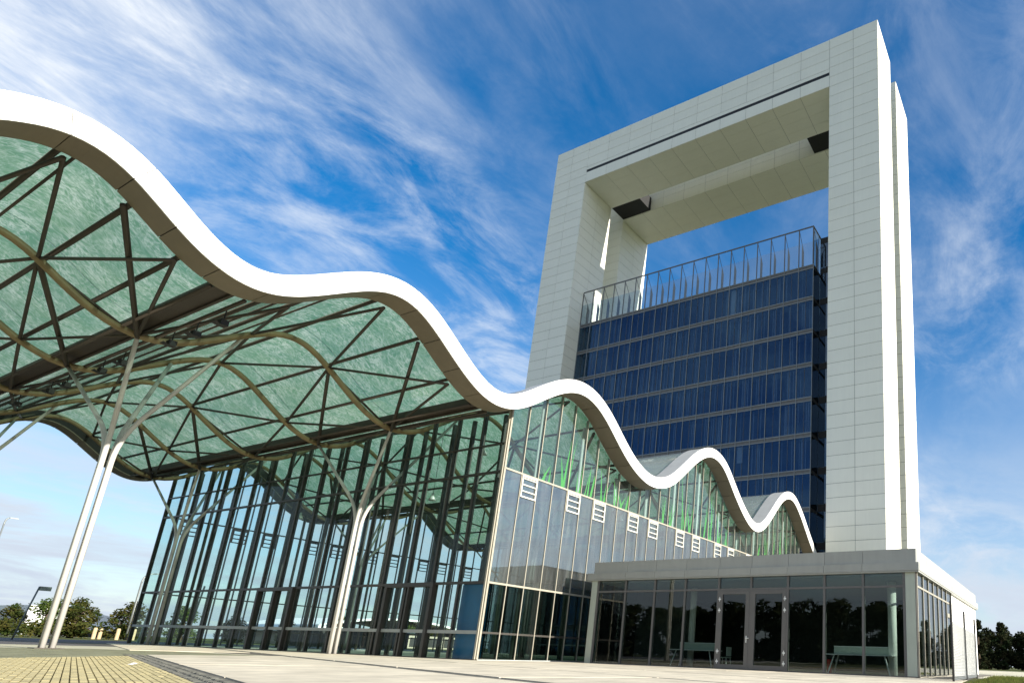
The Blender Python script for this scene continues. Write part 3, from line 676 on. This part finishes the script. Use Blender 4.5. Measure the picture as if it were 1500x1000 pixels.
for i in range(len(MX) - 1):
    a, b = MX[i] + .046, MX[i + 1] - .046; door = i in (4, 5)
    MB().box(a, b, PY - .028, PY + .07, ZP - .04, ZP + .04).build('transom', 'frame_grey', gw)
    MB().box(a, b, PY + .01, PY + .03, ZP + .042, 3.70).build('glass_pane', 'glass_pav', gw)
    if not door: MB().box(a, b, PY + .01, PY + .03, .062, ZP - .042).build('glass_pane', 'glass_pav', gw)
    else:
        d = MB(); d.box(a, a + .17, PY - .04, PY + .05, .06, ZP - .045); d.box(b - .17, b, PY - .04, PY + .05, .06, ZP - .045); d.box(a + .17, b - .17, PY - .04, PY + .05, .06, .22); d.box(a + .17, b - .17, PY - .04, PY + .05, ZP - .2, ZP - .045)
        d = pb(d, 'door', 'frame_grey')
        MB().box(a + .171, b - .171, PY + .005, PY + .025, .221, ZP - .201).build('glass_pane', 'glass_pav', d)
        hx = a + .05 if i == 4 else b - .05
        for z in (.32, .72, 2.35, 2.8):
            h = MB(); h.box(hx - .05, hx + .05, PY - .075, PY - .041, z - .03, z + .03); h.tube([(hx, PY - .07, z - .09), (hx, PY - .07, z + .09)], .018, 6); h.build('hinge', 'desk_white', d)
        hx = b - .08 if i == 4 else a + .08
        if i == 4: MB().tube([(hx, PY - .042, 1.25), (hx, PY - .11, 1.25), (hx + .14, PY - .11, 1.25)], .014, 6).build('door_handle', 'desk_white', d); MB().box(hx - .02, hx + .02, PY - .055, PY - .041, 1.08, 1.34).build('door_handle', 'desk_white', d)
# glazed right side, then white wall
gs = pb(MB().box(PX1 - .04, PX1 + .04, PY + .06, 29.7, .0, .06), 'glass_side', 'mullion_light')
SY = [22.27, 23.3, 24.3, 25.3, 26.3, 27.3, 28.3, 29.65]
for y in SY: MB().box(PX1 - .08, PX1 + .035, y - .035, y + .035, .06, 3.70).build('mullion', 'mullion_light', gs)
for a, b in zip(SY[:-1], SY[1:]):
    MB().box(PX1 - .05, PX1 + .03, a + .036, b - .036, ZP - .035, ZP + .035).build('transom', 'mullion_light', gs)
    for z0, z1 in ((.065, ZP - .036), (ZP + .036, 3.69)): MB().box(PX1 - .02, PX1, a + .036, b - .036, z0, z1).build('glass_pane', 'glass_pav', gs)
MB().box(PX1 - .03, PX1 + .05, 28.36, 29.6, 2.55, 2.72).build('door_head', 'mullion_light', gs)
pb(MB().box(PX1 - .25, PX1 - .01, 29.7, PYB - .12, 0, 3.70), 'side_wall', 'pav_white')
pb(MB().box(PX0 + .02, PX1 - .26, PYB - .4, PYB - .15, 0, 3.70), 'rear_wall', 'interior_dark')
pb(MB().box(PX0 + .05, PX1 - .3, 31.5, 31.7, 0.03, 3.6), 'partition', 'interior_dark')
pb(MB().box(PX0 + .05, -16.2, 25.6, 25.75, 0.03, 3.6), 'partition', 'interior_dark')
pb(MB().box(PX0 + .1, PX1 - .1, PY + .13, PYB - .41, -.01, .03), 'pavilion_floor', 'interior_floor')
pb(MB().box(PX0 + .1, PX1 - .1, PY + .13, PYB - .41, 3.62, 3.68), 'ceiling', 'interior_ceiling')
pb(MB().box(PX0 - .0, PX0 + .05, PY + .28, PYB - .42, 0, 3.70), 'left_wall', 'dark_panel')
pb(MB().tube([(-6.05, 24.0, .03), (-6.05, 24.0, 3.6)], .17, 16), 'round_column', 'pav_white', None, True)
pb(MB().tube([(-15.6, 24.6, .03), (-15.6, 24.6, 3.6)], .15, 16), 'round_column', 'pav_white', None, True)
def desk(x, y, w, label):
    t = tag(empty('desk', (x, y, .03)), label, 'desk'); z = .03
    def q(mb, n, m): return mb.build(n, m, t)
    q(MB().box(-w / 2, w / 2, -.4, .4, .70, .735), 'desk_top', 'desk_white')
    q(MB().box(-w / 2 + .1, w / 2 - .1, .3, .33, .74, 1.02), 'screen_panel', 'chair_green')
    q(MB().box(-w / 2 + .1, w / 2 - .1, .29, .34, 1.02, 1.05), 'screen_cap', 'desk_white')
    for sx in (-1, 1):
        for sy in (-1, 1):
            q(MB().tube([(sx * (w / 2 - .3), sy * .25, .70), (sx * (w / 2 - .08), sy * .36, 0)], .028, 6), 'leg', 'desk_white')
    return t
desk(-7.2, 23.6, 2.6, 'white-legged desk with pale screen beside the round column, right of the doors')
desk(-14.9, 23.9, 2.3, 'white-legged desk with a low screen left of the glass doors')
ch = tag(empty('chair', (-13.3, 23.7, .03)), 'pale chair at the end of the desk left of the doors', 'chair')
MB().box(-.22, .22, -.22, .22, .43, .46).build('seat', 'chair_green', ch); MB().box(.19, .22, -.2, .2, .5, .88).build('backrest', 'chair_green', ch)
for a in (-1, 1):
    for b in (-1, 1): MB().tube([(a * .18, b * .18, .43), (a * .22, b * .2, 0)], .014, 6).build('leg', 'desk_white', ch)
rx = tag(MB().box(-8.55, -8.4, 23.5, 23.66, .03, .55).build('red_canister', 'red_box'), 'red box standing on the floor under the right desk', 'box')

# ------------------------------------------------------------------ lamps under the roof
def pendant(x, y, z, label):
    t = tag(empty('pendant_lamp', (x, y, z)), label, 'lamp', 'pendant lamps in the hall')
    MB().lathe([(.02, .42), (.06, .40), (.07, .25), (.11, .18), (.2, 0), (.19, 0), (.1, .16), (.0, .2)], n=12).build('lamp_shade', 'lamp_metal', t, True)
    MB().tube([(0, 0, .42), (0, 0, wz(y) - z)], .012, 5).build('cord', 'lamp_black', t)
pend = [(-25.6, 19.9, 9.9), (-26.6, 21.9, 8.9), (-30.5, 21.0, 8.2), (-37.5, 21.0, 8.0), (-43, 21.0, 8.0), (-27, 27.4, 7.4), (-33, 27.4, 7.2), (-24, 29, 8.3), (-39, 28, 7.2)]
names = ['bell-shaped pendant lamp nearest the front glass corner', 'bell-shaped pendant lamp second from the glass corner', 'bell-shaped pendant lamp behind the middle tree column', 'bell-shaped pendant lamp behind the far half of the front glass', 'bell-shaped pendant lamp near the far tree column']
for i, p in enumerate(pend): pendant(*p, names[i] if i < 5 else 'small bell-shaped pendant lamp deep inside the glass hall')
for i, x in enumerate((-22.6, -24.3, -25.9, -29.5, -31.2, -34.4, -36.0, -39.5)):
    y = 7.75; z = wz(y) - .1
    t = tag(empty('floodlight', (x, y, z)), 'small black floodlight hanging under the nearest roof gutter', 'lamp', 'floodlights under the roof gutter')
    MB().tube([(0, 0, .1), (0, 0, -.28)], .018, 6).build('hanger', 'lamp_black', t); MB().box(-.13, .13, -.1, .1, -.46, -.28).build('lamp_head', 'lamp_black', t); MB().add([(-.12, -.1, -.46), (.12, -.1, -.46), (.16, -.24, -.42), (-.16, -.24, -.42)], [(0, 1, 2, 3)]).build('visor', 'lamp_black', t)

# ------------------------------------------------------------------ trees and plants
def leaf_cloud(mb, rnd, c, rad, n, size):
    for _ in range(n):
        while True:
            p = Vector((rnd.uniform(-1, 1), rnd.uniform(-1, 1), rnd.uniform(-1, 1)))
            if .25 < p.length < 1: break
        p = Vector((p.x * rad[0], p.y * rad[1], p.z * rad[2])) + Vector(c)
        a = Vector((rnd.uniform(-1, 1), rnd.uniform(-1, 1), rnd.uniform(-.6, .6))).normalized(); b = a.cross(Vector((rnd.uniform(-1, 1), rnd.uniform(-1, 1), rnd.uniform(-1, 1)))).normalized()
        s = size * rnd.uniform(.6, 1.3)
        mb.add([p - a * s, p + b * s * .55, p + a * s, p - b * s * .55], [(0, 1, 2, 3)])
def tree_meshes(seed, h, w, leaf, n_cl=26, per=55, size=.17, conifer=False, low=.28):
    rnd = random.Random(seed); tr = MB(); cr = MB()
    tr.tube([(0, 0, 0), (.05, .03, h * .35), (0, .06, h * .7), (.02, 0, h * .93)], [w * .05, w * .04, w * .022, .01], 7)
    for k in range(n_cl):
        t = rnd.random(); a = rnd.uniform(0, 2 * math.pi)
        if conifer: z = h * (low * .6 + (1 - low * .6) * t * .98); rr = w * .5 * (1.02 - t) * rnd.uniform(.3, 1)
        else: z = h * (low + (.94 - low) * t); rr = w * .5 * math.sin(math.pi * min(1, .22 + .75 * t)) * rnd.uniform(.25, 1)
        c = (math.cos(a) * rr, math.sin(a) * rr, z); s = w * (.16 if not conifer else .11) * rnd.uniform(.7, 1.3)
        tr.tube([(0, .03, max(.3, z - rr * .5)), (c[0] * .6, c[1] * .6, z - rr * .1), c], [w * .015, w * .01, .008], 5)
        leaf_cloud(cr, rnd, c, (s, s, s * .75), per, size)
    t = tr.mesh('trunk', True); t.materials.append(MATS['bark']); c = cr.mesh('crown'); c.materials.append(MATS[leaf]); return t, c
TM = [tree_meshes(11, 6, 6.0, 'leaf_green', 44, 70, .2, low=.1), tree_meshes(12, 6, 5.6, 'leaf_autumn', 44, 70, .2, low=.1), tree_meshes(13, 8, 6.0, 'leaf_dark', 60, 70, .26, low=.06), tree_meshes(14, 9, 5.2, 'leaf_dark', 60, 60, .26, True, low=.06), tree_meshes(15, 4, 4.6, 'leaf_red', 24, 50, .18)]
def tree(k, x, y, s, label, group=None, rz=0, sz=None):
    t = tag(empty('tree', (x, y, 0)), label, 'tree', group); t.scale = (s, s, s * (sz or 1)); t.rotation_euler = (0, 0, rz)
    link('trunk', TM[k][0], None, t); link('crown', TM[k][1], None, t); return t
for k, x, y, s, lab in ((0, -106, 22.8, .85, 'green tree at the left edge of the photo'), (1, -108, 26.3, .66, 'low autumn tree left of the sign post'), (0, -104, 27.9, .8, 'bushy green tree between sign post and near tree column'), (1, -103, 30.0, .84, 'autumn-tinted tree just left of the near tree column'), (0, -107, 30.9, .6, 'green tree just right of the near tree column'), (1, -100, 33.7, .82, 'rounded yellow-green tree left of the glass hall corner'), (4, -120, 35.2, .7, 'small reddish tree in front of the white shed')):
    tree(k, x, y, s * .88, lab, None, x)
hedge_r = random.Random(5)
hm = MB()
for k in range(150): leaf_cloud(hm, hedge_r, (-101 + hedge_r.uniform(-1, 1), 8 + k * .19, hedge_r.uniform(.3, 1.5)), (1, .8, .6), 26, .2)
h_ = hm.build('hedge', 'leaf_autumn'); tag(h_, 'long brownish hedge behind the road on the left', 'hedge')
for i in range(30):
    tree(3 if i % 3 == 1 else 2, -24 + i * 1.5 + random.uniform(-.8, .8), 112 + random.uniform(-5, 8), random.uniform(.72, .95), 'dark dense tree in the wood right of the pavilion', 'trees of the wood on the right', i * 1.3)
for i in range(14):
    tree(i % 2, -112 + random.uniform(-5, 5) - i * 1.5, 44 + i * 6.5, random.uniform(.6, .95), 'distant tree seen through the glass hall', 'distant trees beyond the hall', i * 2.1)
# wood behind the photographer, mirrored in the pavilion glass
bw_ = MB(); rr = random.Random(9)
for i in range(110):
    x = -110 + i * 1.8; y = -62 + rr.uniform(-6, 6); h = rr.uniform(8.5, 11.5)
    bw_.tube([(x, y, 0), (x, y, h * .8)], [.16, .04], 5)
    for q in range(18): leaf_cloud(bw_, rr, (x + rr.uniform(-2, 2), y + rr.uniform(-1.5, 1.5), h * (.04 + .9 * rr.random())), (1.5, 1.5, 1.1), 46, .55)
tag(bw_.build('woodland', 'leaf_dark'), 'dark belt of woodland behind the photographer', 'woodland', kind='stuff')
# grass at the lower right
gr = MB(); rg = random.Random(3)
for _ in range(16000):
    y = rg.uniform(11.5, 33); x = -2.2 - max(0, y - 14) * .06 + abs(rg.gauss(0, 1)) * 2.6
    if x > 7: continue
    h = rg.uniform(.04, .13) * (1.5 if rg.random() < .1 else 1); a = rg.uniform(0, 6.28); w = .012; dx, dy = math.cos(a) * w, math.sin(a) * w; lx, ly = rg.uniform(-.05, .05), rg.uniform(-.05, .05)
    gr.add([(x - dx, y - dy, -.012), (x + dx, y + dy, -.012), (x + lx, y + ly, h)], [(0, 1, 2)])
tag(gr.build('grass', 'grass_blade'), 'rough grass at the lower right corner', 'grass', kind='stuff')

# ------------------------------------------------------------------ fence beside the pavilion
fe = tag(empty('mesh_fence', (-3.1, 20.5, 0)), 'wire mesh fence with dark posts beside the pavilion side wall', 'fence')
FP = [(-3.12, 19.6), (-3.3, 23.6), (-3.45, 27.6)]
finv = Matrix.Translation((3.1, -20.5, 0))
def fb(mb, n, m):
    o = mb.build(n, m, fe); o.matrix_parent_inverse = finv; return o
for i, (x, y) in enumerate(FP):
    fb(MB().tube([(x, y, -.02), (x, y, 2.4)], .035, 8), 'post', 'lamp_black')
for (xa, ya), (xb, yb) in zip(FP[:-1], FP[1:]):
    w = MB()
    for k in range(37): z = .06 + k * .048; w.tube([(xa, ya, z), (xb, yb, z)], .009, 4, False)
    nv = 32
    for k in range(nv + 1): t = k / nv; w.tube([(xa + (xb - xa) * t, ya + (yb - ya) * t, .05), (xa + (xb - xa) * t, ya + (yb - ya) * t, 1.8)], .004, 4, False)
    fb(w, 'wire_mesh', 'galv')
    b = MB()
    for z in (1.98, 2.14, 2.3): b.tube([(xa, ya, z), (xb, yb, z)], .005, 4, False)
    fb(b, 'barbed_wire', 'galv')

# ------------------------------------------------------------------ things along the road on the left
for i, (x, y, h) in enumerate(((-98, 30.3, 1.25), (-100, 31.4, 1.2), (-97, 31.9, 1.25), (-96.5, 33.1, 1.25))):
    b = MB(); b.lathe([(.0, 0), (.17, 0), (.17, h * .88), (.12, h), (0, h)], n=10); o = b.build('bollard', 'wood_post'); o.location = (x, y, 0)
    tag(o, ['leftmost pale bollard beside the far side of the road', 'second pale bollard from the left along the road', 'third pale bollard from the left along the road', 'pale bollard at the right end of the row along the road'][i], 'bollard', 'bollards along the road')
def lamp_post(x, y, h, label, arm):
    t = tag(empty('street_lamp', (x, y, 0)), label, 'street lamp')
    pts = [Vector((0, 0, 0)), Vector((0, 0, h - 1.2))] + bez(Vector((0, 0, h - 1.2)), Vector((0, 0, h)), Vector((.05 * arm, arm, h)), 6)
    MB().tube(pts, .09, 8).build('pole', 'galv', t, True); MB().box(-.12, .12, arm, arm + .9, h - .06, h + .08).build('lamp_head', 'galv', t)
lamp_post(-98, 33.0, 7.8, 'curved-arm street lamp standing beside the white shed', 1.1); lamp_post(-150, 32.4, 18, 'tall pale street lamp far off at the left edge', .4)
t = tag(empty('sign_post', (-60, 14.9, 0)), 'leaning grey sign post with a small plate near the left edge', 'sign'); MB().tube([(0, 0, 0), (.0, .45, 3.4)], .045, 8).build('post', 'galv', t, True); MB().box(-.03, .03, .45, 1.0, 3.15, 3.42).build('sign_plate', 'sign_plate', t)
for i, (x, y, h) in enumerate(((-62, 21.6, 4.4), (-56.5, 22.2, 4.2))):
    tag(MB().tube([(x, y, 0), (x, y + .3, h)], .06, 8).build('pole', 'galv'), ['thin grey pole carrying a wire, left of the bollards', 'thin grey pole against the left corner of the glass hall'][i], 'pole')
sh = tag(empty('white_shed', (-160, 47, 0)), 'low white shed roof behind the bollards and hedge', 'building')
b = MB(); b.prism([(40.0, 0), (55.0, 0), (55.0, 2.6), (47, 4.6), (40.0, 5.0)], 0, -175, -158); o = b.build('wall', 'far_white', sh); o.matrix_parent_inverse = Matrix.Translation((160, -47, 0))
o = MB().box(-157.9, -157.8, 40.5, 54.5, 0, 1.2).build('plinth', 'far_dark', sh); o.matrix_parent_inverse = Matrix.Translation((160, -47, 0))
# arched hall and sheds seen through the glass
ah = tag(empty('arched_hall', (-120, 75, 0)), 'white arched roof building seen through the glass hall', 'building'); ai = Matrix.Translation((120, -75, 0))
arc = [(60 + 40 * k / 14, 2.6 + 3.0 * math.sin(math.pi * k / 14)) for k in range(15)]
o = MB().prism(arc + [(p[0], p[1] - .35) for p in reversed(arc)], 0, -145, -118).build('roof', 'far_white', ah); o.matrix_parent_inverse = ai
o = MB().box(-144, -119, 62, 98, 0, 2.5).build('wall', 'far_beige', ah); o.matrix_parent_inverse = ai
for k in range(9):
    o = MB().box(-118.98, -118.9, 63 + k * 3.9, 65.4 + k * 3.9, .3, 2.1).build('window', 'far_dark', ah); o.matrix_parent_inverse = ai
ls = tag(empty('low_shed', (-85, 62, 0)), 'long low dark shed seen through the glass hall', 'building'); li = Matrix.Translation((85, -62, 0))
o = MB().box(-90, -84, 46, 58, 0, 2.2).build('wall', 'far_dark', ls); o.matrix_parent_inverse = li
o = MB().box(-90.5, -83.5, 45.5, 58.5, 2.21, 2.5).build('roof', 'far_white', ls); o.matrix_parent_inverse = li
lt = MB(); lt.add([(-14.15, 4.88, .034), (-14.05, 4.9, .036), (-14.0, 4.96, .06), (-14.1, 4.97, .04), (-14.08, 4.93, .07)], [(0, 1, 4), (1, 2, 4), (2, 3, 4), (3, 0, 4)])
tag(lt.build('litter', 'paper'), 'crumpled white paper lying on the yellow bricks', 'litter')
